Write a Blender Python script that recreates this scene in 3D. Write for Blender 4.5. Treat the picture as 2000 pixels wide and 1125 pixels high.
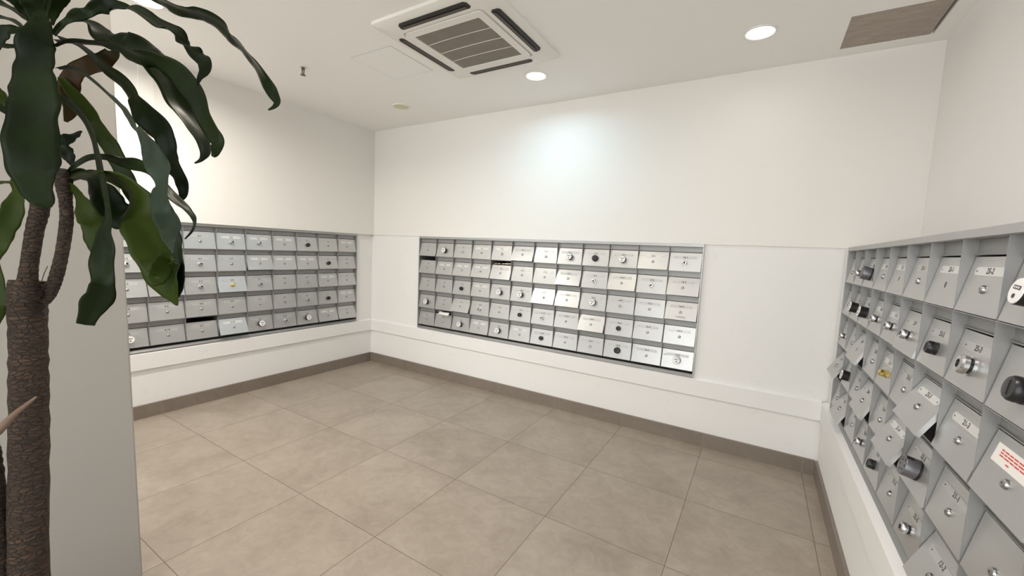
import bpy, bmesh, math, random
from mathutils import Vector, Matrix
random.seed(7)
S = bpy.context.scene
for o in list(bpy.data.objects): bpy.data.objects.remove(o)
C = bpy.context.scene.collection

# ------------------------------------------------------------------ camera, world, lamps, exposure
FPX, PITCH, ROLL, YAW = 802.44, -0.0929, 0.0443, -0.5411
CAM = Vector((3.8667, -3.2456, 1.3841))
def cam_axes():
    cy, sy, cp, sp, cr, sr = math.cos(YAW), math.sin(YAW), math.cos(PITCH), math.sin(PITCH), math.cos(ROLL), math.sin(ROLL)
    f = Vector((sy*cp, cy*cp, sp)); r0 = Vector((cy, -sy, 0)); u0 = r0.cross(f)
    return r0*cr + u0*sr, -r0*sr + u0*cr, f
AR, AU, AF = cam_axes()
cd = bpy.data.cameras.new('camera'); cam = bpy.data.objects.new('camera', cd); C.objects.link(cam)
M3 = Matrix((AR, AU, -AF)).transposed()
cam.matrix_world = Matrix.Translation(CAM) @ M3.to_4x4()
cd.sensor_fit = 'HORIZONTAL'; cd.sensor_width = 36.0; cd.lens = FPX/2000*36.0; cd.clip_start = 0.02
S.camera = cam
W = bpy.data.worlds.new('lobby_daylight'); S.world = W; W.use_nodes = True
W.node_tree.nodes['Background'].inputs[0].default_value = (0.975, 1.0, 0.985, 1)
W.node_tree.nodes['Background'].inputs[1].default_value = 3.5
S.view_settings.view_transform = 'Standard'; S.view_settings.look = 'None'
S.view_settings.gamma = 1; S.view_settings.use_curve_mapping = False
S.view_settings.exposure = 0.08
ZC = 2.643
LAMPS = [  # x, y, power, colour
    (2.36, -0.533, 5.3, (0.56, 0.83, 1.0)), (3.753, -0.51, 0.8, (1.0, 0.92, 0.8)), (0.896, -2.285, 31, (1.0, 0.945, 0.87)),
    (2.42, -2.28, 9, (1.0, 0.90, 0.74)), (3.75, -2.28, 7.5, (1.0, 0.85, 0.9))]  # these two are unseen lamps added to brighten the room
for x, y, p, c in LAMPS:
    ld = bpy.data.lights.new('downlight_beam', 'AREA'); ld.shape = 'DISK'; ld.size = 0.13; ld.energy = p; ld.color = c; ld.spread = math.radians(165)
    lo = bpy.data.objects.new('downlight_beam', ld); C.objects.link(lo); lo.location = (x, y, ZC-0.012)

# ------------------------------------------------------------------ room numbers
WB = 4.2765          # right wall, plinth face
ZT, ZB = 1.4836, 0.504
HB, ZL0, ZL1 = 0.1008, 0.3722, 0.49
CW, CH = 0.2295, 0.1835
XU = 4.638           # right wall above the letterbox bank
YE = -5.2            # how far the room runs behind the camera
XP, YP = 1.90, -2.697  # partition face and its free end

# ------------------------------------------------------------------ helpers
def nm(name):
    m = bpy.data.materials.new(name); m.use_nodes = True
    return m, m.node_tree, m.node_tree.nodes['Principled BSDF']
def mat(name, col, rough=0.5, metal=0.0, spec=None, emit=None, es=0.0, coat=0.0):
    m, nt, b = nm(name)
    b.inputs['Base Color'].default_value = (*col, 1); b.inputs['Roughness'].default_value = rough; b.inputs['Metallic'].default_value = metal
    if spec is not None: b.inputs['Specular IOR Level'].default_value = spec
    if emit: b.inputs['Emission Color'].default_value = (*emit, 1); b.inputs['Emission Strength'].default_value = es
    if coat: b.inputs['Coat Weight'].default_value = coat
    return m
def N(nt, t, **k):
    n = nt.nodes.new(t)
    for a, v in k.items(): setattr(n, a, v)
    return n
def math_n(nt, op, a, b=None, c=None):
    n = N(nt, 'ShaderNodeMath', operation=op)
    for i, v in enumerate((a, b, c)):
        if v is None: continue
        if isinstance(v, (int, float)): n.inputs[i].default_value = v
        else: nt.links.new(v, n.inputs[i])
    return n.outputs[0]
def mixc(nt, fac, a, b):
    n = N(nt, 'ShaderNodeMix', data_type='RGBA')
    if isinstance(fac, (int, float)): n.inputs[0].default_value = fac
    else: nt.links.new(fac, n.inputs[0])
    for i, v in ((6, a), (7, b)):
        if isinstance(v, tuple): n.inputs[i].default_value = (*v, 1)
        else: nt.links.new(v, n.inputs[i])
    return n.outputs[2]
def noise(nt, vec, scale, detail=4, rough=0.55, dist=0.0):
    n = N(nt, 'ShaderNodeTexNoise'); n.inputs['Scale'].default_value = scale; n.inputs['Detail'].default_value = detail
    n.inputs['Roughness'].default_value = rough; n.inputs['Distortion'].default_value = dist
    nt.links.new(vec, n.inputs['Vector']); return n.outputs['Fac']
def ramp(nt, fac, lo, hi):
    n = N(nt, 'ShaderNodeMapRange'); n.inputs['From Min'].default_value = lo; n.inputs['From Max'].default_value = hi
    nt.links.new(fac, n.inputs['Value']); return n.outputs['Result']
def bump(nt, b, h, strength=0.2, dist=0.002):
    n = N(nt, 'ShaderNodeBump'); n.inputs['Strength'].default_value = strength; n.inputs['Distance'].default_value = dist
    nt.links.new(h, n.inputs['Height']); nt.links.new(n.outputs[0], b.inputs['Normal'])

def floor_mat(name, c1, c2, grout, jointed=True, walls=False):
    m, nt, b = nm(name)
    tc = N(nt, 'ShaderNodeTexCoord').outputs['Object']
    sp = N(nt, 'ShaderNodeSeparateXYZ'); nt.links.new(tc, sp.inputs[0])
    tx = math_n(nt, 'DIVIDE', math_n(nt, 'SUBTRACT', sp.outputs[0], 1.2117-0.6*20), 0.6)
    ty = math_n(nt, 'DIVIDE', math_n(nt, 'ADD', sp.outputs[1], 0.7839+0.6013*20), 0.6013)
    def line(t): 
        fr = math_n(nt, 'FRACT', math_n(nt, 'ADD', t, 0.5)); return math_n(nt, 'LESS_THAN', math_n(nt, 'ABSOLUTE', math_n(nt, 'SUBTRACT', fr, 0.5)), 0.0026)
    lx, ly = line(tx), line(ty)
    g = math_n(nt, 'MAXIMUM', lx, ly)
    cmb = N(nt, 'ShaderNodeCombineXYZ'); nt.links.new(math_n(nt, 'FLOOR', tx), cmb.inputs[0]); nt.links.new(math_n(nt, 'FLOOR', ty), cmb.inputs[1])
    wn = N(nt, 'ShaderNodeTexWhiteNoise', noise_dimensions='3D'); nt.links.new(cmb.outputs[0], wn.inputs['Vector'])
    off = N(nt, 'ShaderNodeVectorMath', operation='MULTIPLY_ADD'); nt.links.new(wn.outputs['Color'], off.inputs[0]); off.inputs[1].default_value = (5, 5, 5); nt.links.new(tc, off.inputs[2])
    n1 = noise(nt, off.outputs[0], 2.6, 8, 0.62, 0.6); n2 = noise(nt, off.outputs[0], 14, 6, 0.6, 1.0)
    f = math_n(nt, 'ADD', math_n(nt, 'MULTIPLY', ramp(nt, n1, 0.32, 0.62), 0.65), math_n(nt, 'MULTIPLY', ramp(nt, n2, 0.38, 0.62), 0.35))
    col = mixc(nt, f, c1, c2)
    col = mixc(nt, math_n(nt, 'MULTIPLY', g, 0.85), col, grout)
    nt.links.new(col, b.inputs['Base Color'])
    r = math_n(nt, 'ADD', math_n(nt, 'MULTIPLY', n2, 0.15), 0.30); nt.links.new(math_n(nt, 'ADD', r, math_n(nt, 'MULTIPLY', g, 0.3)), b.inputs['Roughness'])
    bump(nt, b, math_n(nt, 'SUBTRACT', 1, g), 0.4, 0.001)
    return m
def wall_mat(name, col, dirt=0.0, scale=60):
    m, nt, b = nm(name)
    tc = N(nt, 'ShaderNodeTexCoord').outputs['Object']
    n1 = noise(nt, tc, 1.6, 5, 0.6); n2 = noise(nt, tc, 7.0, 8, 0.7, 1.5)
    d = math_n(nt, 'MULTIPLY', ramp(nt, n2, 0.60, 0.80), dirt)
    c = mixc(nt, math_n(nt, 'MULTIPLY', ramp(nt, n1, 0.3, 0.7), 0.25), col, tuple(v*0.955 for v in col))
    c = mixc(nt, d, c, tuple(v*0.62 for v in col))
    nt.links.new(c, b.inputs['Base Color']); b.inputs['Roughness'].default_value = 0.62; b.inputs['Specular IOR Level'].default_value = 0.35
    bump(nt, b, noise(nt, tc, scale, 3, 0.5), 0.12, 0.002)
    return m
def metal_mat(name, col, rough, metal=0.55, brush=True):
    m, nt, b = nm(name)
    tc = N(nt, 'ShaderNodeTexCoord').outputs['Object']
    mp = N(nt, 'ShaderNodeMapping'); mp.inputs['Scale'].default_value = (3, 3, 160); nt.links.new(tc, mp.inputs[0])
    n1 = noise(nt, mp.outputs[0], 2.0, 4, 0.6); n2 = noise(nt, tc, 9, 4, 0.6)
    oi = N(nt, 'ShaderNodeObjectInfo')
    f = math_n(nt, 'ADD', math_n(nt, 'MULTIPLY', n1, 0.5), math_n(nt, 'MULTIPLY', n2, 0.5))
    c = mixc(nt, f, tuple(v*0.93 for v in col), tuple(min(1, v*1.06) for v in col))
    c = mixc(nt, math_n(nt, 'MULTIPLY', oi.outputs['Random'], 0.14), c, tuple(v*0.8 for v in col))
    nt.links.new(c, b.inputs['Base Color']); b.inputs['Metallic'].default_value = metal
    nt.links.new(math_n(nt, 'ADD', math_n(nt, 'MULTIPLY', n1, 0.16), rough-0.08), b.inputs['Roughness'])
    bump(nt, b, n1, 0.08, 0.0006)
    return m

M_floor = floor_mat('beige_floor_tile', (0.278, 0.230, 0.182), (0.388, 0.332, 0.272), (0.11, 0.085, 0.065))
M_base = floor_mat('taupe_skirting_tile', (0.19, 0.155, 0.125), (0.235, 0.195, 0.16), (0.30, 0.26, 0.22))
M_wall = wall_mat('white_wall_paint', (0.83, 0.81, 0.775), 0.06)
M_wallR = wall_mat('rough_white_wall_paint', (0.90, 0.88, 0.86), 0.03, 140)
M_plinth = wall_mat('scuffed_white_paint', (0.84, 0.83, 0.81), 0.34)
M_ceil = wall_mat('ceiling_paint', (0.90, 0.885, 0.855), 0.0)
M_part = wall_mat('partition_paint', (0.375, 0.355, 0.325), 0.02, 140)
M_door = metal_mat('satin_aluminium', (0.54, 0.54, 0.535), 0.36, 0.72)
M_case = metal_mat('painted_grey_steel', (0.33, 0.33, 0.325), 0.48)
M_frame = metal_mat('grey_frame_metal', (0.46, 0.46, 0.455), 0.42)
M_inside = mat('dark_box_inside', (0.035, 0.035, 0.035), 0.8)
M_plate = mat('bright_number_plate', (0.68, 0.68, 0.66), 0.38, 0.25)
M_plate2 = mat('dull_number_plate', (0.52, 0.52, 0.51), 0.42, 0.4)
M_ink = mat('engraved_dark_digits', (0.07, 0.07, 0.07), 0.6)
M_chrome = mat('chrome', (0.60, 0.60, 0.60), 0.27, 1.0)
M_cam = mat('dull_silver_lock', (0.42, 0.42, 0.41), 0.28, 1.0)
M_black = mat('black_plastic', (0.012, 0.012, 0.013), 0.32)
M_white = mat('white_lock_face', (0.86, 0.85, 0.83), 0.3)
M_brass = mat('brass', (0.70, 0.55, 0.16), 0.25, 1.0)
M_dial = mat('dark_grey_dial', (0.16, 0.16, 0.17), 0.33, 0.5)
M_lightblock = mat('black_light_block', (0.02, 0.02, 0.02), 0.9)  # black for the added sheet that darkens the ceiling patch gap
M_paper = mat('paper', (0.82, 0.80, 0.76), 0.8)
M_paper2 = mat('cream_paper', (0.72, 0.64, 0.42), 0.8)
M_red = mat('red_print', (0.62, 0.10, 0.08), 0.7)
M_faint = mat('faded_grey_print', (0.36, 0.35, 0.34), 0.7)
M_ac = mat('off_white_plastic', (0.80, 0.775, 0.73), 0.42)
M_slot = mat('dark_air_slot', (0.018, 0.016, 0.014), 0.6)
M_dirty = mat('dusty_dark_vane', (0.10, 0.085, 0.07), 0.7)
M_lampring = mat('white_lamp_ring', (0.82, 0.81, 0.79), 0.4)
M_glow = mat('lit_lamp_glass', (1, 1, 1), 0.4, emit=(1.0, 0.98, 0.94), es=6.0)
M_unlit = mat('yellowed_lamp_glass', (0.62, 0.60, 0.36), 0.3)
M_brassd = mat('tarnished_brass', (0.20, 0.15, 0.10), 0.35, 0.8)
def grille_mat():
    m, nt, b = nm('dusty_intake_mesh')
    tc = N(nt, 'ShaderNodeTexCoord').outputs['Object']; sp = N(nt, 'ShaderNodeSeparateXYZ'); nt.links.new(tc, sp.inputs[0])
    def ln(o): return math_n(nt, 'GREATER_THAN', math_n(nt, 'FRACT', math_n(nt, 'MULTIPLY', math_n(nt, 'ADD', o, 9), 105)), 0.42)
    hole = math_n(nt, 'MULTIPLY', ln(sp.outputs[0]), ln(sp.outputs[1]))
    n1 = noise(nt, tc, 12, 4)
    dusty = mixc(nt, n1, (0.27, 0.235, 0.20), (0.36, 0.32, 0.28))
    nt.links.new(mixc(nt, hole, dusty, (0.085, 0.072, 0.06)), b.inputs['Base Color']); b.inputs['Roughness'].default_value = 0.8
    return m
M_grille = grille_mat()
def board_mat():
    m, nt, b = nm('bare_brown_board'); tc = N(nt, 'ShaderNodeTexCoord').outputs['Object']
    mp = N(nt, 'ShaderNodeMapping'); mp.inputs['Scale'].default_value = (1, 4, 1); nt.links.new(tc, mp.inputs[0])
    n1 = noise(nt, mp.outputs[0], 7, 8, 0.65, 1.2)
    nt.links.new(mixc(nt, ramp(nt, n1, 0.3, 0.75), (0.33, 0.275, 0.235), (0.46, 0.40, 0.35)), b.inputs['Base Color']); b.inputs['Roughness'].default_value = 0.85
    return m
M_board = board_mat()
def leaf_mat(name, c1, c2, tr=0.12):
    m, nt, b = nm(name); tc = N(nt, 'ShaderNodeTexCoord').outputs['Object']
    n1 = noise(nt, tc, 9, 5); at = N(nt, 'ShaderNodeAttribute', attribute_name='across')
    wv = math_n(nt, 'FRACT', math_n(nt, 'MULTIPLY', at.outputs['Fac'], 14))
    c = mixc(nt, ramp(nt, n1, 0.3, 0.7), c1, c2)
    c = mixc(nt, math_n(nt, 'MULTIPLY', wv, 0.18), c, tuple(v*0.6 for v in c1))
    nt.links.new(c, b.inputs['Base Color']); b.inputs['Roughness'].default_value = 0.40
    b.inputs['Specular IOR Level'].default_value = 0.11
    tl = N(nt, 'ShaderNodeBsdfTranslucent'); nt.links.new(mixc(nt, 0.5, c, (0.06, 0.12, 0.005)), tl.inputs['Color'])
    ms = N(nt, 'ShaderNodeMixShader'); ms.inputs[0].default_value = tr
    out = nt.nodes['Material Output']; nt.links.new(b.outputs[0], ms.inputs[1]); nt.links.new(tl.outputs[0], ms.inputs[2]); nt.links.new(ms.outputs[0], out.inputs['Surface'])
    return m
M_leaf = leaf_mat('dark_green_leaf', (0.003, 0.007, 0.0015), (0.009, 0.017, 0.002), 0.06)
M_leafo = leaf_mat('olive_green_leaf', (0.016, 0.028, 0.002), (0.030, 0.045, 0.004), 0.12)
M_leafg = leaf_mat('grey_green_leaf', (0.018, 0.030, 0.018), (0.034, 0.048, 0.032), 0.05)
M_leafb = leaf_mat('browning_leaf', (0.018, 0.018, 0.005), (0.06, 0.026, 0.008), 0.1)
def bark_mat():
    m, nt, b = nm('ringed_brown_bark'); tc = N(nt, 'ShaderNodeTexCoord').outputs['Object']
    mp = N(nt, 'ShaderNodeMapping'); mp.inputs['Scale'].default_value = (55, 55, 130); nt.links.new(tc, mp.inputs[0])
    wn = N(nt, 'ShaderNodeTexNoise'); wn.inputs['Scale'].default_value = 25; nt.links.new(tc, wn.inputs['Vector'])
    ad = N(nt, 'ShaderNodeVectorMath', operation='MULTIPLY_ADD'); nt.links.new(wn.outputs['Color'], ad.inputs[0]); ad.inputs[1].default_value = (1.6, 1.6, 1.6); nt.links.new(mp.outputs[0], ad.inputs[2])
    vo = N(nt, 'ShaderNodeTexVoronoi', feature='DISTANCE_TO_EDGE'); vo.inputs['Scale'].default_value = 1.0; nt.links.new(ad.outputs[0], vo.inputs['Vector'])
    mp2 = N(nt, 'ShaderNodeMapping'); mp2.inputs['Scale'].default_value = (8, 8, 110); nt.links.new(tc, mp2.inputs[0])
    n1 = noise(nt, mp2.outputs[0], 1.2, 6, 0.65, 0.5); n3 = noise(nt, tc, 14, 5)
    f = math_n(nt, 'MULTIPLY', ramp(nt, vo.outputs['Distance'], 0.0, 0.12), math_n(nt, 'ADD', math_n(nt, 'MULTIPLY', ramp(nt, n1, 0.35, 0.65), 0.75), 0.25))
    c = mixc(nt, f, (0.012, 0.007, 0.004), (0.105, 0.058, 0.032)); c = mixc(nt, ramp(nt, n3, 0.5, 0.8), c, (0.022, 0.012, 0.007))
    nt.links.new(c, b.inputs['Base Color']); b.inputs['Roughness'].default_value = 0.8
    bump(nt, b, f, 1.0, 0.008); return m
M_bark = bark_mat()

def tag(o, label=None, cat=None, group=None, kind=None):
    if label: o['label'] = label
    if cat: o['category'] = cat
    if group: o['group'] = group
    if kind: o['kind'] = kind
    return o
def empty(name, loc, rz=0, label=None, cat=None, group=None):
    o = bpy.data.objects.new(name, None); C.objects.link(o); o.location = loc; o.rotation_euler = (0, 0, rz); o.empty_display_size = 0.05
    return tag(o, label, cat, group)
def finish(name, bm, mats, smooth=False, auto=None):
    me = bpy.data.meshes.new(name)
    bmesh.ops.recalc_face_normals(bm, faces=bm.faces)
    bm.to_mesh(me); bm.free()
    for m in (mats if isinstance(mats, (list, tuple)) else [mats]): me.materials.append(m)
    if smooth:
        for p in me.polygons: p.use_smooth = True
        if auto:
            me.set_sharp_from_angle(angle=math.radians(auto))
    return me
def obj(name, me, parent=None, loc=(0, 0, 0), rot=(0, 0, 0)):
    o = bpy.data.objects.new(name, me); C.objects.link(o); o.location = loc; o.rotation_euler = rot
    if parent: o.parent = parent
    return o
def box(bm, x0, x1, y0, y1, z0, z1, mi=0):
    v = [bm.verts.new(p) for p in ((x0,y0,z0),(x1,y0,z0),(x1,y1,z0),(x0,y1,z0),(x0,y0,z1),(x1,y0,z1),(x1,y1,z1),(x0,y1,z1))]
    fs = [(0,3,2,1),(4,5,6,7),(0,1,5,4),(1,2,6,5),(2,3,7,6),(3,0,4,7)]
    out = []
    for f in fs:
        q = bm.faces.new([v[i] for i in f]); q.material_index = mi; out.append(q)
    return v
def prism(bm, poly, axis, a, b, mi=0):
    """extrude a 2-D polygon along an axis ('x','y' or 'z')"""
    def P(p, t): return {'x': (t, p[0], p[1]), 'y': (p[0], t, p[1]), 'z': (p[0], p[1], t)}[axis]
    A = [bm.verts.new(P(p, a)) for p in poly]; B = [bm.verts.new(P(p, b)) for p in poly]
    n = len(poly); fs = [bm.faces.new(A), bm.faces.new(B[::-1])]
    for i in range(n): fs.append(bm.faces.new((A[i], A[(i+1) % n], B[(i+1) % n], B[i])))
    for f in fs: f.material_index = mi
def lathe(bm, prof, n=24, axis='y', c=(0, 0, 0), mis=None):
    """prof: list of (radius, height along -axis outward)"""
    rings = []
    for r, h in prof:
        if r < 1e-6:
            rings.append([bm.verts.new(rotp(0, 0, h, axis, c))])
        else:
            rings.append([bm.verts.new(rotp(r*math.cos(2*math.pi*i/n), r*math.sin(2*math.pi*i/n), h, axis, c)) for i in range(n)])
    for k in range(len(rings)-1):
        A, B = rings[k], rings[k+1]; mi = mis[k] if mis else 0
        for i in range(n):
            j = (i+1) % n
            if len(A) == 1 and len(B) == 1: continue
            if len(A) == 1: f = bm.faces.new((A[0], B[i], B[j]))
            elif len(B) == 1: f = bm.faces.new((A[i], B[0], A[j]))
            else: f = bm.faces.new((A[i], B[i], B[j], A[j]))
            f.material_index = mi
def rotp(a, b, h, axis, c):
    if axis == 'y': return (c[0]+a, c[1]-h, c[2]+b)     # outward is -y
    return (c[0]+a, c[1]+b, c[2]-h)                      # outward is down

def one_box(name, mats, x0, x1, y0, y1, z0, z1, parent=None, bevel=0):
    bm = bmesh.new(); box(bm, x0, x1, y0, y1, z0, z1)
    if bevel: bmesh.ops.bevel(bm, geom=bm.edges, offset=bevel, segments=2, affect='EDGES')
    return obj(name, finish(name, bm, mats), parent)

# ------------------------------------------------------------------ the setting
def struct(o): o['kind'] = 'structure'; return o
struct(one_box('floor', M_floor, -0.4, 5.0, YE, 0.4, -0.1, 0))
# ceiling with a real opening for the patched hatch
bm = bmesh.new()
px0, px1, py0, py1 = 4.154, 4.556, -0.478, -0.09
for a in ((-0.4, px0, YE, 0.4), (px1, 5.0, YE, 0.4), (px0, px1, YE, py0), (px0, px1, py1, 0.4)): box(bm, a[0], a[1], a[2], a[3], ZC, ZC+0.12)
struct(obj('ceiling', finish('ceiling', bm, M_ceil)))
TH = 0.36
def wall(name, along, face, into, a0, a1, b0, b1, upface, mu, ml):
    """one wall: upper part, recessed panel with a hole for the bank, plinth. along = 'x'/'y'; into = +1/-1 direction into the wall"""
    bm = bmesh.new()
    def bx(p0, p1, f, z0, z1, mi):
        q = sorted((f, face+into*TH))
        if along == 'x': box(bm, p0, p1, q[0], q[1], z0, z1, mi)
        else: box(bm, q[0], q[1], p0, p1, z0, z1, mi)
    bx(a0, a1, upface, ZT, ZC, 0)
    pf = face+into*0.02
    bx(a0, b0, pf, ZL1-0.02, ZT, 1); bx(b1, a1, pf, ZL1-0.02, ZT, 1)
    bx(b0, b1, pf, ZL1-0.02, ZB, 1)
    q = sorted((face+into*0.31, face+into*TH))     # back of the niche
    if along == 'x': box(bm, b0, b1, q[0], q[1], ZB, ZT, 1)
    else: box(bm, q[0], q[1], b0, b1, ZB, ZT, 1)
    bx(a0, a1, face+into*0.018, 0, ZL1-0.02, 1)
    return struct(obj(name, finish(name, bm, [mu, ml])))
MX0, MX1 = 0.7416, 0.7416+0.014+12*CW
LY1 = -0.203; LY0 = LY1-0.014-9*CW
RY1 = -0.1324; RY0 = RY1-0.014-9*CW
wall('wall_back', 'x', 0.0, 1, -0.36, 5.0, MX0, MX1, 0.010, M_wall, M_plinth)
wall('wall_left', 'y', 0.0, -1, YE, 0.019, LY0, LY1, 0.02, M_wall, M_plinth)
# right wall: thick letterbox ledge below, wall proper set back above it
bm = bmesh.new()
RF = 4.303; pf = RF+0.009
box(bm, XU, 5.0, YE, 0.011, ZT, ZC, 0)
for y0, y1 in ((YE, RY0), (RY1, 0.0)): box(bm, pf, 5.0, y0, y1, ZL1-0.02, ZT, 1)
box(bm, pf, 5.0, RY0, RY1, ZL1-0.02, ZB, 1); box(bm, RF+0.32, 5.0, RY0, RY1, ZB, ZT, 1)
box(bm, WB+0.016, 5.0, YE, 0.0, 0, ZL1-0.02, 1)
struct(obj('wall_right', finish('wall_right', bm, [M_wallR, M_plinth])))
# partition / pillar on the left, behind the plant
o = one_box('wall_front', M_part, 1.50, XP, YE, YP, 0, ZC); struct(o)
for v in o.data.vertices:      # the free end is slightly out of plumb
    if v.co.y > -3: v.co.y = -2.683 - 0.0108*v.co.z
bv = o.modifiers.new('edge', 'BEVEL'); bv.width = 0.006; bv.segments = 2
# projecting band under the banks, with a sloped top
def band(name, along, face, into, a0, a1, back):
    bm = bmesh.new(); f = face; i = into
    poly = [(f+i*0.0, ZL0), (f, ZL1), (f+i*back, ZB-0.002), (f+i*0.05, ZB-0.002), (f+i*0.05, ZL0-0.001), (f+i*0.006, ZL0-0.001)]
    if along == 'x': prism(bm, poly, 'x', a0, a1)
    else: prism(bm, poly, 'y', a0, a1)
    return struct(obj(name, finish(name, bm, M_plinth)))
band('trim_1', 'x', 0.0, 1, 0.0, WB, 0.020)
band('trim_2', 'y', 0.0, -1, YE, 0.0, 0.020)
band('trim_3', 'y', WB, 1, YE, 0.0, 0.030)
struct(one_box('baseboard_back', M_base, 0.0, WB, -0.0, 0.019, 0.0, HB))
struct(one_box('baseboard_left', M_base, -0.019, 0.0, YE, 0.0, 0.0, HB))
struct(one_box('baseboard_right', M_base, WB, WB+0.017, YE, 0.0, 0.0, HB))
# shallow boxed riser on the left wall behind the leaves
YR0, YR1 = -2.063, -1.98

# ------------------------------------------------------------------ mailboxes
T = 0.0012; DEP = 0.028; DT = 0.139; DLEN = 0.1385; DW = CW/2-0.0045
CLOSED = math.degrees(math.asin(0.0265/DLEN))
def housing(plate=True):
    bm = bmesh.new(); hw = CW/2; D = 0.27
    for s in (-1, 1):
        x0, x1 = sorted((s*hw, s*(hw-T)))
        box(bm, x0, x1, 0, D, 0, CH)
    box(bm, -hw+T, hw-T, 0.0, D, CH-T, CH)           # top shelf
    box(bm, -hw+T, hw-T, 0.0, D, 0, T)               # bottom shelf
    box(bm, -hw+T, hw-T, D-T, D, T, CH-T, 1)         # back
    for v in (): pass
    if plate:                                         # fixed plate above the slot, with a folded lip
        box(bm, -hw+T, hw-T, DEP, DEP+0.0015, DT+0.0075, CH-T)
        box(bm, -hw+T, hw-T, DEP-0.005, DEP+0.0015, DT+0.005, DT+0.0085)
    me = finish('housing', bm, [M_case, M_inside]); return me
H_full, H_open = housing(), housing(False)
bm = bmesh.new()                                      # hinged flap: face with folded side and bottom returns
box(bm, -DW, DW, -0.0015, 0, -DLEN, 0)
box(bm, -DW, -DW+T, 0, 0.010, -DLEN, -0.004); box(bm, DW-T, DW, 0, 0.010, -DLEN, -0.004)
box(bm, -DW+T, DW-T, 0, 0.008, -DLEN, -DLEN+T); box(bm, -DW+0.004, DW-0.004, 0, 0.006, -T, 0)
D_mesh = finish('door', bm, M_door)
def lock_mesh(k):
    bm = bmesh.new()
    if k == 's': lathe(bm, [(0.0105, 0), (0.0105, 0.002), (0.0095, 0.004), (0.0088, 0.0058), (0.0066, 0.0072), (0.002, 0.0076), (0, 0.0062)], 20, mis=[0]*5+[1]); m = [M_cam, M_black]
    elif k == 'c': lathe(bm, [(0.0125, 0), (0.0125, 0.004), (0.011, 0.005), (0.011, 0.018), (0.0095, 0.020), (0.003, 0.020), (0, 0.017)], 22, mis=[0]*5+[1]); m = [M_chrome, M_black]
    elif k in 'mM':
        r = 0.0165 if k == 'm' else 0.023
        lathe(bm, [(r*1.05, 0), (r*1.05, 0.004), (r*0.86, 0.005), (r*0.86, 0.0085), (r, 0.010), (r, 0.019), (r*0.85, 0.0235), (r*0.45, 0.0245), (r*0.42, 0.022), (0, 0.022)], 28, mis=[0, 0, 1, 0, 0, 0, 0, 1, 1]); m = [M_chrome, M_black]
        if k == 'm' : pass
    elif k in 'kK':
        r = 0.019 if k == 'k' else 0.026
        lathe(bm, [(r, 0), (r, 0.003), (r*0.94, 0.004), (r, 0.010), (r*0.97, 0.018), (r*0.84, 0.0225), (r*0.4, 0.0235), (0, 0.0235)], 28); m = [M_black]
        box(bm, -r*0.12, r*0.12, -0.0250, -0.0230, -r*0.55, r*0.55)
    elif k == 'w':
        r = 0.0265
        lathe(bm, [(r, 0), (r, 0.029), (r*0.96, 0.0305), (r*0.95, 0.031), (r*0.9, 0.0322), (0, 0.0322)], 32, mis=[0, 0, 1, 1, 1]); m = [M_black, M_white]
        box(bm, -0.013, 0.013, -0.0330, -0.0318, 0.003, 0.0105, 0)
        for x in (-0.0075, 0, 0.0075): box(bm, x-0.002, x+0.002, -0.0334, -0.0318, 0.005, 0.0085, 1)
        lathe(bm, [(0.0048, 0.0318), (0.0045, 0.0332), (0, 0.0332)], 14, c=(0, 0, -0.010), mis=[0, 0])
    elif k == 'g': lathe(bm, [(0.016, 0), (0.016, 0.003), (0.0125, 0.004), (0.0125, 0.010), (0.014, 0.012), (0.0135, 0.021), (0.009, 0.0245), (0, 0.0245)], 8); m = [M_brass]
    elif k == 'b':
        r = 0.031
        lathe(bm, [(r, 0), (r, 0.004), (r*0.95, 0.005), (r*0.98, 0.006), (r*0.98, 0.034), (r*0.93, 0.037), (r*0.8, 0.0375), (r*0.76, 0.036), (0, 0.036)], 36, mis=[1, 1, 0, 0, 0, 0, 0, 0]); m = [M_dial, M_black]
        box(bm, -r*0.16, r*0.16, -0.0372, -0.020, r*0.55, r*1.0, 1)
        for a in range(5):
            t = math.radians(60*a+150); lathe(bm, [(0.0030, 0.036), (0.0030, 0.0368), (0, 0.0368)], 8, c=(r*0.5*math.cos(t), 0, r*0.5*math.sin(t)), mis=[1, 1])
    elif k == 'h':
        pts = []
        for i in range(16):
            t = 2*math.pi*i/16; pts.append((0.0052*math.cos(t), 0.0095*math.sin(t)))
        prism(bm, pts, 'y', -0.0004, 0.0004); m = [M_black]
    me = finish('lock', bm, m, True, 35); return me
LOCK = {k: lock_mesh(k) for k in 'scmMkKwgbh'}
LOCKTXT = dict(s='small silver cam lock', c='silver barrel lock', m='chrome knob lock', M='large chrome knob', k='black knob lock', K='large black knob',
               w='round white-faced lock', g='brass lock', b='dark grey dial lock', h='empty lock hole')
LOCKLAB = dict(k='black knob lock', K='large black knob lock', w='black lock with a white face', g='brass lock', b='dark grey dial lock', h='empty keyhole', m='chrome knob lock', M='large chrome knob lock')
TXT = {}
def text_mesh(s, size):
    if (s, size) in TXT: return TXT[(s, size)]
    cu = bpy.data.curves.new('t', 'FONT'); cu.body = s; cu.size = size; cu.align_x = 'CENTER'; cu.align_y = 'CENTER'; cu.resolution_u = 2; cu.offset = 0.00045
    o = bpy.data.objects.new('t', cu); C.objects.link(o)
    dg = bpy.context.evaluated_depsgraph_get(); me = bpy.data.meshes.new_from_object(o.evaluated_get(dg))
    V = [v.co[:] for v in me.vertices]; Fc = [tuple(p.vertices) for p in me.polygons]
    bpy.data.objects.remove(o); bpy.data.curves.remove(cu); bpy.data.meshes.remove(me)
    TXT[(s, size)] = (V, Fc); return V, Fc
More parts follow.
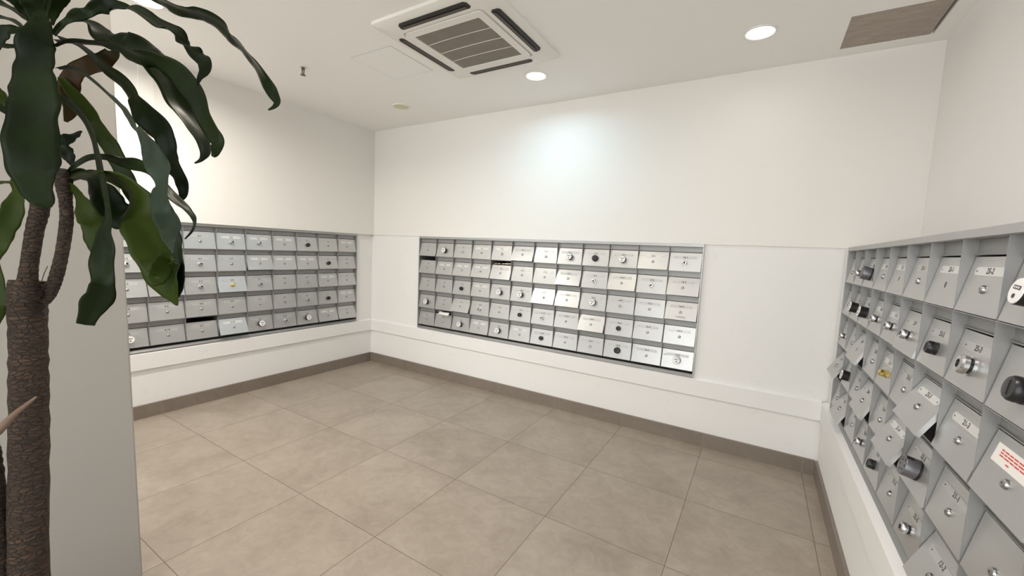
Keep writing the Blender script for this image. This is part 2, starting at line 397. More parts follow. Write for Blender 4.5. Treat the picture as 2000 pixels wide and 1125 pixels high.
def add_text(bm, s, size, cx, y, cz, mi):
    V, Fc = text_mesh(s, size)
    vs = [bm.verts.new((cx+v[0], y, cz+v[1])) for v in V]
    for f in Fc:
        try: q = bm.faces.new([vs[i] for i in f]); q.material_index = mi
        except ValueError: pass
PLATES = {}
def plate_mesh(num, bright):
    if (num, bright) in PLATES: return PLATES[(num, bright)]
    bm = bmesh.new(); hw, hh = 0.079, 0.0105; pts = []
    for cx, a0 in ((hw-hh, -90), (-(hw-hh), 90)):
        for i in range(9): t = math.radians(a0+i*22.5); pts.append((cx+hh*math.cos(t), hh*math.sin(t)))
    prism(bm, pts, 'y', -0.0012, 0.0)
    for x in (-0.068, 0.068): lathe(bm, [(0.0022, 0.0012), (0.0022, 0.0018), (0, 0.0018)], 8, c=(x, 0, 0), mis=[1, 1])
    add_text(bm, num, 0.0195, 0, -0.0016, 0.0005, 1)
    PLATES[(num, bright)] = finish('number_plate', bm, [M_plate if bright else M_plate2, M_ink]); return PLATES[(num, bright)]
ORD = ['first', 'second', 'third', 'fourth', 'fifth', 'sixth', 'seventh', 'eighth', 'ninth', 'tenth', 'eleventh', 'twelfth']

# each cell: lock letter, then optional  +degrees open, p bright plate, o slot without its plate
BACK = [
 's3 w c sp cp s9 cp w K w s4p m',
 's4o s4p s6p s8p s8oy sp sp s10 m s6 m s7',
 's s k sp w w c9p s7p w c s s8',
 'w s s13 m s k m s s11 k s3 sp',
 's s2o w s4p w sp k s c K s w',
]
LEFT = [   # counted from the corner, i.e. from the right
 'sp s k sp mp mp s s s4',
 's k5 s2p s3p s10p s m s11 m5',
 's2 s3p c s m g7 m s4 s6',
 'sp k m s s s s s s',
 's8 s6p w m w s11p so s w',
]
RIGHT = [  # counted from the far corner
 's m b sp hp s hp sp w',
 's w w mp mp m4 k M K',
 'm s h14 s gp s s17p s3p s3',
 's18 w s s14 s sp15 b3 s s',
 's s16 s m k s m s12 s',
]
NUMS = {'R': {(0, 6): '23-1', (0, 7): '25-2', (0, 5): '21-1', (1, 5): '2-9', (1, 6): '23-2', (1, 7): '25-3', (2, 6): '23-3', (2, 7): '21-3', (3, 5): '21-4', (3, 6): '23-3', (3, 7): '21-1', (4, 7): '12-2', (0, 8): '27-1'}}
def parse(c):
    lk = c[0]; r = c[1:]; d = ''.join(ch for ch in r if ch.isdigit())
    return lk, float(d or 0), 'p' in r, 'o' in r
def build_bank(code, rows, place, rz, where, frm, grp):
    out = {}
    for r, line in enumerate(rows):
        for c, cell in enumerate(line.split()):
            lk, d, bright, noplate = parse(cell)
            loc = place(c, r)
            n = len(line.split())
            st = 'closed' if d < 2 else ('slightly open' if d < 7 else 'wide-open')
            lab = f"{st} mailbox, {LOCKTXT[lk]}, {ORD[r]} row, {ORD[c]} from {frm}, {where}"
            e = empty('mailbox', loc, rz, lab, 'mailbox', grp)
            h = obj('housing', H_open if noplate else H_full, e)
            dr = obj('door', D_mesh, e, (0, DEP-0.0005, DT), (-math.radians(CLOSED+d), 0, 0))
            jx = random.uniform(-0.002, 0.002)
            num = NUMS.get(code, {}).get((r, c), {'B': f'{5+c}-{r+1}', 'L': f'{1+c//2}-{(r+5*(c % 2))+1}', 'R': f'{19+c//2}-{r+1}'}[code])
            if not (code == 'R' and (r, c) in ((2, 8), (3, 8), (1, 8))):
                obj('number_plate', plate_mesh(num, bright), dr, (jx, -0.0015, -0.036))
            lz = -0.079 if lk not in 'wKb' else -0.076
            l = obj('lock', LOCK[lk], dr, (random.uniform(-0.003, 0.003), -0.0015, lz), (0, random.uniform(-0.12, 0.12) if lk == 'w' else random.uniform(-0.35, 0.35), 0))
            if lk in LOCKLAB: l['label'] = LOCKLAB[lk]
            out[(r, c)] = (e, dr)
    return out
ZR = ZT-0.022
back = build_bank('B', BACK, lambda c, r: (MX0+0.007+(c+0.5)*CW, 0.0, ZR-(r+1)*CH), 0, 'back wall', 'left', 'mailboxes in the back wall bank')
left = build_bank('L', LEFT, lambda c, r: (0.0, LY1-0.007-(c+0.5)*CW, ZR-(r+1)*CH), math.pi/2, 'left wall', 'right', 'mailboxes in the left wall bank')
right = build_bank('R', RIGHT, lambda c, r: (RF, RY1-0.007-(c+0.5)*CW, ZR-(r+1)*CH), -math.pi/2, 'right wall', 'far end', 'mailboxes in the right wall bank')

def bank_frame(loc, rz, n, label):
    wd = n*CW+0.014; hw = wd/2
    e = empty('mailbox_surround', loc, rz, label, 'frame')
    bm = bmesh.new(); box(bm, -hw, hw, -0.004, 0.29, ZT-0.0215-ZB, ZT-ZB); bmesh.ops.bevel(bm, geom=[ed for ed in bm.edges], offset=0.0012, segments=1, affect='EDGES')
    obj('top_rail', finish('top_rail', bm, M_frame), e)
    for s in (-1, 1):
        bm = bmesh.new(); x0, x1 = sorted((s*hw, s*(hw-0.0068))); box(bm, x0, x1, -0.003, 0.28, 0, ZT-0.0215-ZB)
        obj('side_rail', finish('side_rail', bm, M_frame), e)
    bm = bmesh.new(); prism(bm, [(0.002, 0.0), (0.002, 0.003), (0.014, 0.020), (0.28, 0.020), (0.28, 0.0)], 'x', -hw+0.0068, hw-0.0068)
    obj('bottom_rail', finish('bottom_rail', bm, M_case), e)
    return e
bank_frame(((MX0+MX1)/2, 0, ZB), 0, 12, 'long grey metal frame around the mailboxes in the back wall')
bank_frame((0, (LY0+LY1)/2, ZB), math.pi/2, 9, 'grey metal frame around the mailboxes in the left wall')
bank_frame((RF, (RY0+RY1)/2, ZB), -math.pi/2, 9, 'grey metal frame around the large near mailboxes on the right')

# stickers and post
def sticker(parent, name, label, x0, x1, z0, z1, lines):
    bm = bmesh.new(); box(bm, x0, x1, -0.0026, -0.0015, z0, z1, 0)
    for (a, b, z, h, mi) in lines: box(bm, a, b, -0.0029, -0.0026, z, z+h, mi)
    o = obj(name, finish(name, bm, [M_paper, M_red, M_faint]), parent); o['label'] = label; return o
dr = right[(2, 8)][1]
L = []
random.seed(3)
for i, z in enumerate((-0.031, -0.037, -0.043)):
    x = -0.062
    while x < 0.062:
        w = random.uniform(0.008, 0.02); L.append((x, min(x+w, 0.066), z, 0.0030, 1)); x += w+0.003
L.append((-0.030, -0.018, -0.052, 0.0030, 1))
sticker(dr, 'notice_sticker', 'white sticker with lines of red print', -0.083, 0.083, -0.060, -0.020, L)
dr = back[(2, 11)][1]
L = [(-0.030+i*0.0042, -0.030+i*0.0042+random.uniform(0.0012, 0.003), -0.122, 0.013, 2) for i in range(16)]
bm = bmesh.new()
for (a, b, z, h, mi) in L: box(bm, a, b, -0.0019, -0.0015, z, z+h)
o = obj('barcode_sticker', finish('barcode_sticker', bm, M_faint), dr); o['label'] = 'faded barcode print'
# adhesive scrawl on the lower right box
bm = bmesh.new()
for i in range(7): box(bm, -0.103+i*0.006, -0.099+i*0.006, -0.0019, -0.0015, -0.046-0.001*(i % 3), -0.042+0.001*(i % 2))
o = obj('handwritten_mark', finish('handwritten_mark', bm, M_ink), back[(4, 11)][1]); o['label'] = 'short dark handwriting'
def sheet(name, pts, wid, m, label, cat, thick=0.0006, axis=Vector((1, 0, 0))):
    bm = bmesh.new(); rows = []
    for i, p in enumerate(pts):
        p = Vector(p); rows.append([bm.verts.new(p+axis*(wid*(k/4-0.5))+Vector((0, 0.003*math.sin(k*2.1+i), 0.0025*math.sin(i*1.7+k*1.3)))) for k in range(5)])
    for a, b in zip(rows, rows[1:]):
        for k in range(4): bm.faces.new((a[k], a[k+1], b[k+1], b[k]))
    me = finish(name, bm, m, True); o = obj(name, me); so = o.modifiers.new('thick', 'SOLIDIFY'); so.thickness = thick
    return tag(o, label, cat)
bx_, bz_ = MX0+0.007+1.5*CW, ZR-5*CH
sheet('crumpled_paper', [(bx_+0.02, 0.10, bz_+0.150), (bx_+0.02, 0.03, bz_+0.160), (bx_+0.025, 0.0, bz_+0.166), (bx_+0.03, -0.022, bz_+0.158), (bx_+0.03, -0.030, bz_+0.142)], 0.14, M_paper, 'crumpled white paper sticking out above a lower left mailbox on back wall', 'paper')
sheet('crumpled_paper', [(bx_-0.03, 0.06, bz_+0.160), (bx_-0.035, 0.012, bz_+0.168), (bx_-0.04, -0.012, bz_+0.174)], 0.05, M_paper, 'small white paper scrap curling up beside the crumpled paper, back wall', 'paper')
bx_, bz_ = MX0+0.007+4.5*CW, ZR-2*CH
for k, (dx, w, m) in enumerate(((-0.05, 0.07, M_paper2), (0.03, 0.06, M_paper), (0.075, 0.035, M_paper2))):
    sheet('folded_leaflet', [(bx_+dx, 0.12, bz_+0.140+0.003*k), (bx_+dx, 0.06, bz_+0.152), (bx_+dx, 0.026+0.004*k, bz_+0.156+0.004*k), (bx_+dx, 0.016+0.004*k, bz_+0.150)], w, m,
          ('cream leaflet at left of the stuffed slot, back wall bank', 'white leaflet in the middle of the stuffed slot, back wall bank', 'cream leaflet at right of the stuffed slot, back wall bank')[k], 'leaflet')['group'] = 'leaflets in one back wall slot'

# ------------------------------------------------------------------ ceiling fittings
def air_conditioner():
    cx, cy = 2.245, -1.165; H = 0.41; z = ZC
    e = empty('ceiling_air_conditioner', (cx, cy, z), 0, 'square white cassette air conditioner in the ceiling with dusty grey intake grille', 'air conditioner')
    def rr(h, r, n=6):
        pts = []
        for qx, qy, a0 in ((1, 1, 0), (-1, 1, 90), (-1, -1, 180), (1, -1, 270)):
            for i in range(n+1): t = math.radians(a0+90*i/n); pts.append((qx*(h-r)+r*math.cos(t), qy*(h-r)+r*math.sin(t)))
        return pts
    bm = bmesh.new(); rings = []
    for h, r, zz in ((H, 0.02, 0.0), (H, 0.02, -0.016), (H-0.006, 0.02, -0.020), (H-0.06, 0.02, -0.030), (H-0.10, 0.025, -0.036), (0.285, 0.03, -0.036), (0.285, 0.03, -0.026)):
        rings.append([bm.verts.new((p[0], p[1], zz)) for p in rr(h, r)])
    for a, b in zip(rings, rings[1:]):
        n = len(a)
        for i in range(n): bm.faces.new((a[i], a[(i+1) % n], b[(i+1) % n], b[i]))
    bm.faces.new(rings[-1]); obj('panel', finish('panel', bm, M_ac, True, 25), e)
    # four outlets: dark slot with a vane lip
    for k in range(4):
        a = k*math.pi/2
        bm = bmesh.new(); L_ = 0.235; y0, y1 = 0.312, 0.362
        pts = [(-L_, y0), (L_, y0), (L_+0.012, y0+0.012), (L_+0.005, y1-0.01), (L_-0.01, y1), (-L_+0.01, y1), (-L_-0.005, y1-0.01), (-L_-0.012, y0+0.012)]
        vs = [bm.verts.new((p[0], p[1], -0.0368+max(0, (p[1]-0.31))*0.06)) for p in pts]; vb = [bm.verts.new((p[0]*0.99, p[1], -0.012)) for p in pts]
        bm.faces.new(vs); bm.faces.new(vb[::-1])
        for i in range(8): bm.faces.new((vs[i], vs[(i+1) % 8], vb[(i+1) % 8], vb[i]))
        bmesh.ops.rotate(bm, verts=bm.verts, cent=(0, 0, 0), matrix=Matrix.Rotation(a, 3, 'Z'))
        sl = obj('outlet', finish('outlet', bm, M_slot), e); sl['label'] = 'dark air outlet slot'
        bm = bmesh.new(); prism(bm, [(0.316, -0.0375), (0.334, -0.0400), (0.337, -0.0385), (0.320, -0.0360)], 'x', -0.222, 0.222)
        bmesh.ops.rotate(bm, verts=bm.verts, cent=(0, 0, 0), matrix=Matrix.Rotation(a, 3, 'Z'))
        obj('vane', finish('vane', bm, M_dirty), sl)
    # intake frame and grille
    bm = bmesh.new(); o_, i_ = rr(0.278, 0.035), rr(0.232, 0.008)
    R = []
    for pts, zz in ((o_, -0.026), (o_, -0.041), (i_, -0.043), (i_, -0.030)): R.append([bm.verts.new((p[0], p[1], zz)) for p in pts])
    for a, b in zip(R, R[1:]):
        n = len(a)
        for i in range(n): bm.faces.new((a[i], a[(i+1) % n], b[(i+1) % n], b[i]))
    fr = obj('intake_frame', finish('intake_frame', bm, M_ac, True, 30), e)
    bm = bmesh.new(); box(bm, -0.231, 0.231, -0.231, 0.231, -0.0385, -0.034)
    g = obj('intake_grille', finish('intake_grille', bm, M_grille), e); g['label'] = 'dusty brown-grey intake grille'
    for yy in (-0.116, 0.0, 0.116):
        bm = bmesh.new()
        prism(bm, [(-0.23, yy), (-0.12, yy-0.006), (0, yy-0.008), (0.12, yy-0.006), (0.23, yy), (0.23, yy+0.003), (0.12, yy-0.003), (0, yy-0.005), (-0.12, yy-0.003), (-0.23, yy+0.003)], 'z', -0.0405, -0.036)
        obj('rib', finish('rib', bm, M_ac), g)
air_conditioner()
def downlight(x, y, glow, label, cat='ceiling light'):
    e = empty('ceiling_downlight', (x, y, ZC), 0, label, cat, 'round ceiling downlights')
    bm = bmesh.new(); lathe(bm, [(0.084, 0), (0.083, 0.005), (0.074, 0.007), (0.068, 0.003), (0.068, 0.0)], 40, 'z'); obj('trim_ring', finish('trim_ring', bm, M_lampring, True, 40), e)
    bm = bmesh.new(); lathe(bm, [(0.068, 0.0), (0.068, 0.003), (0.05, 0.0045), (0, 0.005)], 40, 'z'); obj('lamp_glass', finish('lamp_glass', bm, M_glow if glow else M_unlit, True, 60), e)
downlight(2.36, -0.533, True, 'lit round ceiling downlight beside the air conditioner')
downlight(3.753, -0.51, True, 'lit round ceiling downlight nearest the brown ceiling patch on the right')
downlight(0.896, -2.285, True, 'lit round ceiling downlight above the plant leaves at top left')
downlight(0.932, -0.467, False, 'unlit yellowish round ceiling downlight near the far corner')
downlight(2.42, -2.28, True, 'added ceiling downlight out of view between plant and camera, brightens the room')  # fitting for an added lamp, out of view, that lifts the room's brightness
# sprinkler
e = empty('ceiling_sprinkler', (0.896, -1.39, ZC), 0, 'small dark brass fire sprinkler head hanging from the ceiling', 'sprinkler')
bm = bmesh.new(); lathe(bm, [(0.034, 0), (0.032, 0.004), (0.016, 0.007), (0, 0.007)], 24, 'z'); obj('rose', finish('rose', bm, M_lampring, True, 40), e)
bm = bmesh.new(); lathe(bm, [(0.012, 0.0), (0.012, 0.020), (0.009, 0.022), (0, 0.022)], 16, 'z')
for s in (-1, 1): prism(bm, [(s*0.008, -0.020), (s*0.013, -0.020), (s*0.013, -0.046), (s*0.004, -0.056), (s*0.002, -0.052), (s*0.009, -0.044)], 'y', -0.003, 0.003)
obj('sprinkler_body', finish('sprinkler_body', bm, M_brassd), e)
bm = bmesh.new(); lathe(bm, [(0.004, 0.052), (0.006, 0.056), (0.019, 0.058), (0.019, 0.061), (0, 0.061)], 12, 'z'); obj('deflector', finish('deflector', bm, M_brassd), e)
# flush access hatch (thin line) and the unpainted patch
e = empty('ceiling_hatch', (1.537, -1.128, ZC), 0, 'flush white access hatch outlined on the ceiling left of the air conditioner', 'hatch')
bm = bmesh.new(); box(bm, -0.19, 0.19, -0.196, 0.196, -0.002, 0.0); obj('hatch_panel', finish('hatch_panel', bm, M_ceil), e)
bm = bmesh.new()
for a in ((-0.193, 0.193, -0.199, -0.1965), (-0.193, 0.193, 0.1965, 0.199), (-0.193, -0.1905, -0.1965, 0.1965), (0.1905, 0.193, -0.1965, 0.1965)): box(bm, a[0], a[1], a[2], a[3], -0.0012, 0.0)
o = obj('hatch_gap', finish('hatch_gap', bm, mat('grey_hatch_gap', (0.42, 0.41, 0.39), 0.8)), e)
e = empty('ceiling_patch', ((px0+px1)/2, (py0+py1)/2, ZC), 0, 'bare brown board covering a hole in the ceiling by the right corner', 'ceiling panel')
bm = bmesh.new(); hx, hy = (px1-px0)/2, (py1-py0)/2; box(bm, -hx+0.001, hx-0.014, -hy+0.001, hy-0.003, 0.004, 0.016)
obj('board', finish('board', bm, M_board), e)
bm = bmesh.new(); box(bm, -hx+0.001, hx-0.001, -hy+0.001, hy-0.001, 0.10, 0.112); o = obj('gap_light_block', finish('gap_light_block', bm, M_lightblock), e)  # black sheet added over the hole, blocks light so the gap stays dark
# riser and small fitting on the left wall
o = one_box('trim_4', M_wall, 0.02, 0.032, YR0, YR1, 1.62, ZC-0.001); struct(o)
downlight(3.75, -2.28, True, 'added ceiling downlight out of view above the right mailbox bank, brightens the room')  # second added fitting out of view, there for extra light
# small fire-alarm style fitting on the left wall
e = empty('wall_fitting', (0.02, -2.03, 2.10), math.pi/2, 'small pinkish fitting high on the left wall, seen between plant leaves', 'wall fitting')
obj('fitting_body', finish('fitting_body', (lambda b: (box(b, -0.022, 0.022, -0.022, 0.0, -0.035, 0.03), b)[1])(bmesh.new()), mat('pinkish_plastic', (0.62, 0.42, 0.38), 0.5)), e)
obj('fitting_cap', finish('fitting_cap', (lambda b: (box(b, -0.012, 0.012, -0.032, -0.022, -0.008, 0.018), b)[1])(bmesh.new()), M_brassd), e)

# ------------------------------------------------------------------ the plant
def ray(u, v, d):
    d *= 0.94
    return CAM + d*(AF + AR*((u-1000)/FPX) - AU*((v-562.5)/FPX))
def spline(P, n):
    out = []
    Q = [P[0]]+P+[P[-1]]
    for i in range(1, len(Q)-2):
        a, b, c, d = Q[i-1], Q[i], Q[i+1], Q[i+2]
        for k in range(n):
            t = k/n
            out.append([0.5*((2*b[j])+(-a[j]+c[j])*t+(2*a[j]-5*b[j]+4*c[j]-d[j])*t*t+(-a[j]+3*b[j]-3*c[j]+d[j])*t**3) for j in range(len(b))])
    out.append(list(P[-1])); return out
base = ray(57, 700, 1.05)
plant = empty('potted_dracaena', (base.x, base.y, 0), 0, 'tall dracaena plant with long drooping dark green leaves and ringed brown canes', 'plant')
PB = Vector((base.x, base.y, 0))
def cane(name, nodes, label=None, seg=22, rough=0.05, cap=True):
    """nodes: (point, radius)"""
    P = spline([[*p, r] for p, r in nodes], 8); bm = bmesh.new(); rings = []
    for i, q in enumerate(P):
        c = Vector(q[:3]) - PB; a = Vector(P[max(0, i-1)][:3]); b = Vector(P[min(len(P)-1, i+1)][:3]); t = (b-a).normalized()
        s = t.cross(Vector((0.3, 1, 0.1))).normalized(); w = t.cross(s)
        rr = q[3]*(1+rough*(0.5 if i % 2 else -0.5)+random.uniform(-rough, rough)*0.5)
        rings.append([bm.verts.new(c+(s*math.cos(2*math.pi*k/seg)+w*math.sin(2*math.pi*k/seg))*rr*(1+random.uniform(-1, 1)*rough*0.25)) for k in range(seg)])
    for A, B in zip(rings, rings[1:]):
        for k in range(seg): bm.faces.new((A[k], A[(k+1) % seg], B[(k+1) % seg], B[k]))
    bm.faces.new(rings[0]); bm.faces.new(rings[-1])
    o = obj(name, finish(name, bm, M_bark, True, 60), plant)
    if label: o['label'] = label
    return o
d0 = 1.05
R_ = lambda px, d=d0: px/FPX*d*0.5*0.72
foot = ray(57, 1125, d0)
cane('trunk', [(Vector((foot.x, foot.y, 0.18)), R_(74)), (foot, R_(73)), (ray(57, 850, d0), R_(71)), (ray(56, 690, d0), R_(69)), (ray(54, 600, d0), R_(71)), (ray(54, 566, d0), R_(72)), (ray(55, 548, d0), R_(66))], 'thick brown cane sawn off at the top')
cane('stem', [(ray(52, 585, d0-0.03), R_(46)), (ray(53, 560, d0-0.035), R_(40)), (ray(57, 520, d0-0.02), R_(33)), (ray(68, 450, d0), R_(34)), (ray(80, 390, d0), R_(36)), (ray(84, 250, d0), R_(32)), (ray(80, 60, d0), R_(30))], None)
cane('stem', [(ray(88, 590, d0), R_(20)), (ray(98, 572, d0), R_(26)), (ray(110, 540, d0), R_(27)), (ray(122, 490, d0), R_(26)), (ray(130, 430, d0), R_(26)), (ray(128, 390, d0), R_(26)), (ray(124, 350, d0), R_(34)), (ray(124, 330, d0), R_(16))], None)
f2 = ray(-12, 1125, 1.02)
cane('trunk', [(Vector((f2.x, f2.y, 0.18)), R_(70)), (ray(-12, 1125, 1.02), R_(66)), (ray(-22, 960, 1.02), R_(56)), (ray(-28, 885, 1.02), R_(50)), (ray(-30, 868, 1.02), R_(44))], 'second brown cane at the left edge')
o = cane('dry_leaf_stub', [(ray(-40, 875, 0.93), 0.009), (ray(0, 838, 0.94), 0.0085), (ray(30, 808, 0.96), 0.006), (ray(60, 784, 0.985), 0.0035), (ray(71, 775, 0.99), 0.002)], 'pale dried leaf stub')
o.data.materials[0] = mat('pale_dry_fibre', (0.16, 0.105, 0.075), 0.7)
o = cane('dry_twig', [(ray(82, 548, d0), 0.0008), (ray(86, 535, 1.045), 0.0008), (ray(93, 520, 1.04), 0.0008)], None, 6, 0)
# pot and soil below the picture
bm = bmesh.new(); lathe(bm, [(0, 0), (0.15, 0), (0.155, -0.01), (0.19, -0.24), (0.20, -0.245), (0.20, -0.27), (0.185, -0.27), (0.18, -0.235), (0, -0.235)], 40, 'z'); obj('pot', finish('pot', bm, mat('dark_grey_pot', (0.08, 0.08, 0.08), 0.5), True, 40), plant)
bm = bmesh.new(); lathe(bm, [(0.181, -0.236), (0.1, -0.243), (0, -0.240)], 30, 'z'); obj('soil', finish('soil', bm, mat('dark_soil', (0.04, 0.028, 0.02), 0.95)), plant)

def pix(p):
    q = p-CAM; z = q.dot(AF); return Vector((q.dot(AR)/z*FPX, q.dot(AU)/z*FPX))
def leaf(nodes, da, db, m, Wm=None, fold=0.16, wav=0.20, flip=1, label=None, dm=None, jag=0.09):
    P = spline([list(map(float, n)) for n in nodes], 9); n = len(P)
    Wm = Wm or max(q[2] for q in P)*1.03
    bm = bmesh.new(); rows = []; ac = []; k1, k2 = random.uniform(0, 9), random.uniform(0, 9)
    seg = 8; ph = random.uniform(0, 6)
    pts = []
    for i, q in enumerate(P):
        t = i/(n-1); d = da+(db-da)*t + (dm or 0)*4*t*(1-t)
        pts.append((ray(q[0], q[1], d), max(1.2, q[2]), d, t))
    for i, (c, w, d, t) in enumerate(pts):
        a = pts[max(0, i-1)][0]; b = pts[min(n-1, i+1)][0]; tg = (b-a).normalized()
        view = (c-CAM).normalized(); side = tg.cross(view)
        side = side.normalized() if side.length > 1e-5 else AR.copy()
        nrm = side.cross(tg).normalized()
        if nrm.dot(view) > 0: nrm = -nrm
        Wt = Wm*min(1.0, 0.22+2.2*t)*min(1.0, 0.12+3.5*(1-t)); Wt = max(Wt, w)
        ct = max(0.22, min(1.0, w/Wt)); st = math.sqrt(1-ct*ct)*flip
        ax = (side*ct+nrm*st).normalized()
        stretch = (pix(c+side*0.002)-pix(c-side*0.002)).length/0.004      # pixels per metre seen square on
        Wr = min(w/ct, Wt)/stretch; up = tg.cross(ax).normalized()
        if up.dot(view) > 0: up = -up
        row = []
        for k in range(seg+1):
            s = k/seg*2-1
            z = -fold*(1-abs(s))*Wr*0.5*0.8 + wav*Wr*0.25*abs(s)**2*math.sin(ph+t*17+(1.7 if s > 0 else 0))
            row.append(bm.verts.new(c-PB+ax*(s*Wr*0.5*(1+jag*(0.6*math.sin(t*27+(k1 if s > 0 else k2))+0.4*math.sin(t*61+(k2 if s > 0 else k1)))))+up*z)); ac.append(abs(s))
        rows.append(row)
    for A, B in zip(rows, rows[1:]):
        for k in range(seg): bm.faces.new((A[k], A[k+1], B[k+1], B[k]))
    me = bpy.data.meshes.new('leaf'); bm.to_mesh(me); bm.free(); me.materials.append(m)
    at = me.attributes.new('across', 'FLOAT', 'POINT')
    at.data.foreach_set('value', ac)
    for p in me.polygons: p.use_smooth = True
    o = obj('leaf', me, plant); so = o.modifiers.new('thick', 'SOLIDIFY'); so.thickness = 0.0007; so.offset = 0
    if label: o['label'] = label
    return o
G, O, Y, B_ = M_leaf, M_leafo, M_leafg, M_leafb
# upper crown
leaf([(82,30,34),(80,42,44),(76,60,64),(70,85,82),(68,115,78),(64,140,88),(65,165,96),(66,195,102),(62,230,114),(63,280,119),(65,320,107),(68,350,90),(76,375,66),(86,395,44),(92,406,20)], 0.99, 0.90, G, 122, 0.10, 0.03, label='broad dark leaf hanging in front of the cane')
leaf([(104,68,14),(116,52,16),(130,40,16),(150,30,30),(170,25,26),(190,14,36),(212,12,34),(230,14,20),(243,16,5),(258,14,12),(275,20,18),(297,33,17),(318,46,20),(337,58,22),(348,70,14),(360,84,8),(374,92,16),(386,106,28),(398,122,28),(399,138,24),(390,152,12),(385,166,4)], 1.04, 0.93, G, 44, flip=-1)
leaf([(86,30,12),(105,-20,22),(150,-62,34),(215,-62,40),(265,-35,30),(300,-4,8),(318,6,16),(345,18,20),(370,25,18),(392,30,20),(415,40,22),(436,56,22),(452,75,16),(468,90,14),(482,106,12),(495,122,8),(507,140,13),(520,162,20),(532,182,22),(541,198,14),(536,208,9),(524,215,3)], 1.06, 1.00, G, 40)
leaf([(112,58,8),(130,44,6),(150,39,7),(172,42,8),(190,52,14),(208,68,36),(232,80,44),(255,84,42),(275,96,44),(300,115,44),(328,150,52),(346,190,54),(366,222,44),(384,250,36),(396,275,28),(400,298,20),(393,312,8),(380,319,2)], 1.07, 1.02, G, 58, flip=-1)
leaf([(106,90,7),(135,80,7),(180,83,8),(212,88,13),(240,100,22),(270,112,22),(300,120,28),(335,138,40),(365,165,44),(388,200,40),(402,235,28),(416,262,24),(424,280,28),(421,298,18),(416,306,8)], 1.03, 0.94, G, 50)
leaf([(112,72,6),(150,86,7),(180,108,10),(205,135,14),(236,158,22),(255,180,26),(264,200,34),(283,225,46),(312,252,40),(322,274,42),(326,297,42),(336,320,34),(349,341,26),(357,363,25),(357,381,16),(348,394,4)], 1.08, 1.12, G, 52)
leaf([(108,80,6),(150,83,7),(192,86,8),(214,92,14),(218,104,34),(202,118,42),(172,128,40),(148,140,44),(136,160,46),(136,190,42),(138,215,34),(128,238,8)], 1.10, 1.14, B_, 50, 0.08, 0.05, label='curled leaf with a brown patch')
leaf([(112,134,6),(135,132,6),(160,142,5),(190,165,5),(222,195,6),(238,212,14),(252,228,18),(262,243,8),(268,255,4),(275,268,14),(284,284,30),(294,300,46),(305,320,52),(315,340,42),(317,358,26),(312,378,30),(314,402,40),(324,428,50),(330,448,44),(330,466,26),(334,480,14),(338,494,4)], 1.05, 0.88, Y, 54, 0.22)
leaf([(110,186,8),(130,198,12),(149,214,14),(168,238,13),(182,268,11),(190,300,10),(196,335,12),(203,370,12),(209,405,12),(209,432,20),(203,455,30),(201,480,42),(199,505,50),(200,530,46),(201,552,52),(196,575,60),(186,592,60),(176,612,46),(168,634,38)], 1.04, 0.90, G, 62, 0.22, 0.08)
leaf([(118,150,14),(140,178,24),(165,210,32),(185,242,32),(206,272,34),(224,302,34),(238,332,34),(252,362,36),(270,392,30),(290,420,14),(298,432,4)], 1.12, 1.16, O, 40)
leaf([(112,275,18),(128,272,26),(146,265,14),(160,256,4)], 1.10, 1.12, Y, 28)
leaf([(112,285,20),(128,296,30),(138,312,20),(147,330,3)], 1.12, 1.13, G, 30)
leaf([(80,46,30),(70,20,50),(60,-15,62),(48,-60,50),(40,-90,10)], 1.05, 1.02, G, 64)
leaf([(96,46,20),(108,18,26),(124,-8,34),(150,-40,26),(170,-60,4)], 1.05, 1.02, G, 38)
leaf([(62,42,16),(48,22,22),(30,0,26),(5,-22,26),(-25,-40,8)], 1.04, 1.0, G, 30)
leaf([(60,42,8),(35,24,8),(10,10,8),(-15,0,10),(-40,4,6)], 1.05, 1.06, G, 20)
leaf([(52,58,6),(28,42,7),(5,34,7),(-20,32,10),(-45,40,6)], 1.06, 1.1, G, 20)
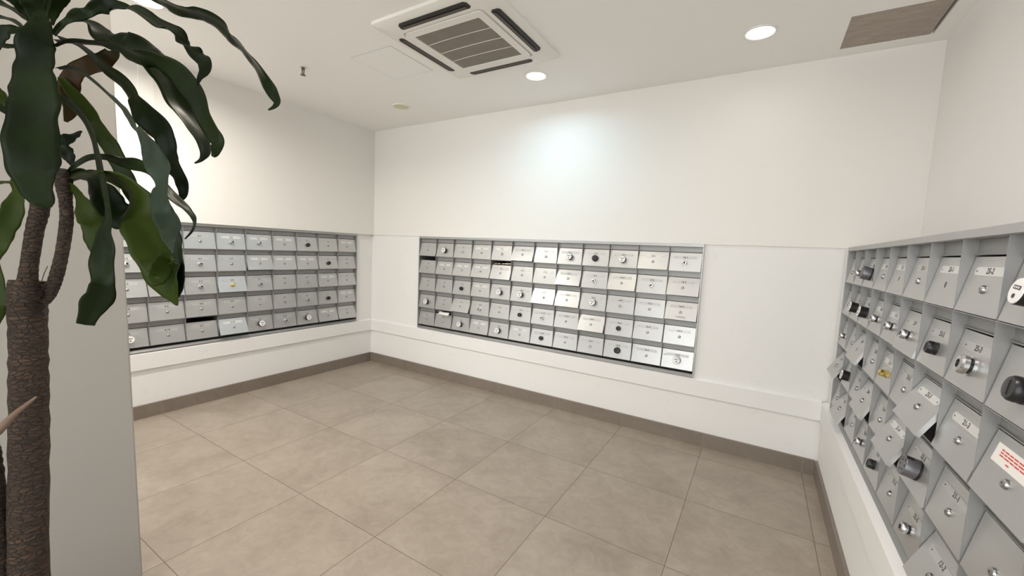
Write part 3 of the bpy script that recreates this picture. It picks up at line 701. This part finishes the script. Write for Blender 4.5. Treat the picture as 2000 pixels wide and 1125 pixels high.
leaf([(46,56,8),(32,58,14),(18,58,26),(4,66,32),(-10,85,32),(-24,112,24),(-34,140,6)], 1.07, 1.06, G, 36)
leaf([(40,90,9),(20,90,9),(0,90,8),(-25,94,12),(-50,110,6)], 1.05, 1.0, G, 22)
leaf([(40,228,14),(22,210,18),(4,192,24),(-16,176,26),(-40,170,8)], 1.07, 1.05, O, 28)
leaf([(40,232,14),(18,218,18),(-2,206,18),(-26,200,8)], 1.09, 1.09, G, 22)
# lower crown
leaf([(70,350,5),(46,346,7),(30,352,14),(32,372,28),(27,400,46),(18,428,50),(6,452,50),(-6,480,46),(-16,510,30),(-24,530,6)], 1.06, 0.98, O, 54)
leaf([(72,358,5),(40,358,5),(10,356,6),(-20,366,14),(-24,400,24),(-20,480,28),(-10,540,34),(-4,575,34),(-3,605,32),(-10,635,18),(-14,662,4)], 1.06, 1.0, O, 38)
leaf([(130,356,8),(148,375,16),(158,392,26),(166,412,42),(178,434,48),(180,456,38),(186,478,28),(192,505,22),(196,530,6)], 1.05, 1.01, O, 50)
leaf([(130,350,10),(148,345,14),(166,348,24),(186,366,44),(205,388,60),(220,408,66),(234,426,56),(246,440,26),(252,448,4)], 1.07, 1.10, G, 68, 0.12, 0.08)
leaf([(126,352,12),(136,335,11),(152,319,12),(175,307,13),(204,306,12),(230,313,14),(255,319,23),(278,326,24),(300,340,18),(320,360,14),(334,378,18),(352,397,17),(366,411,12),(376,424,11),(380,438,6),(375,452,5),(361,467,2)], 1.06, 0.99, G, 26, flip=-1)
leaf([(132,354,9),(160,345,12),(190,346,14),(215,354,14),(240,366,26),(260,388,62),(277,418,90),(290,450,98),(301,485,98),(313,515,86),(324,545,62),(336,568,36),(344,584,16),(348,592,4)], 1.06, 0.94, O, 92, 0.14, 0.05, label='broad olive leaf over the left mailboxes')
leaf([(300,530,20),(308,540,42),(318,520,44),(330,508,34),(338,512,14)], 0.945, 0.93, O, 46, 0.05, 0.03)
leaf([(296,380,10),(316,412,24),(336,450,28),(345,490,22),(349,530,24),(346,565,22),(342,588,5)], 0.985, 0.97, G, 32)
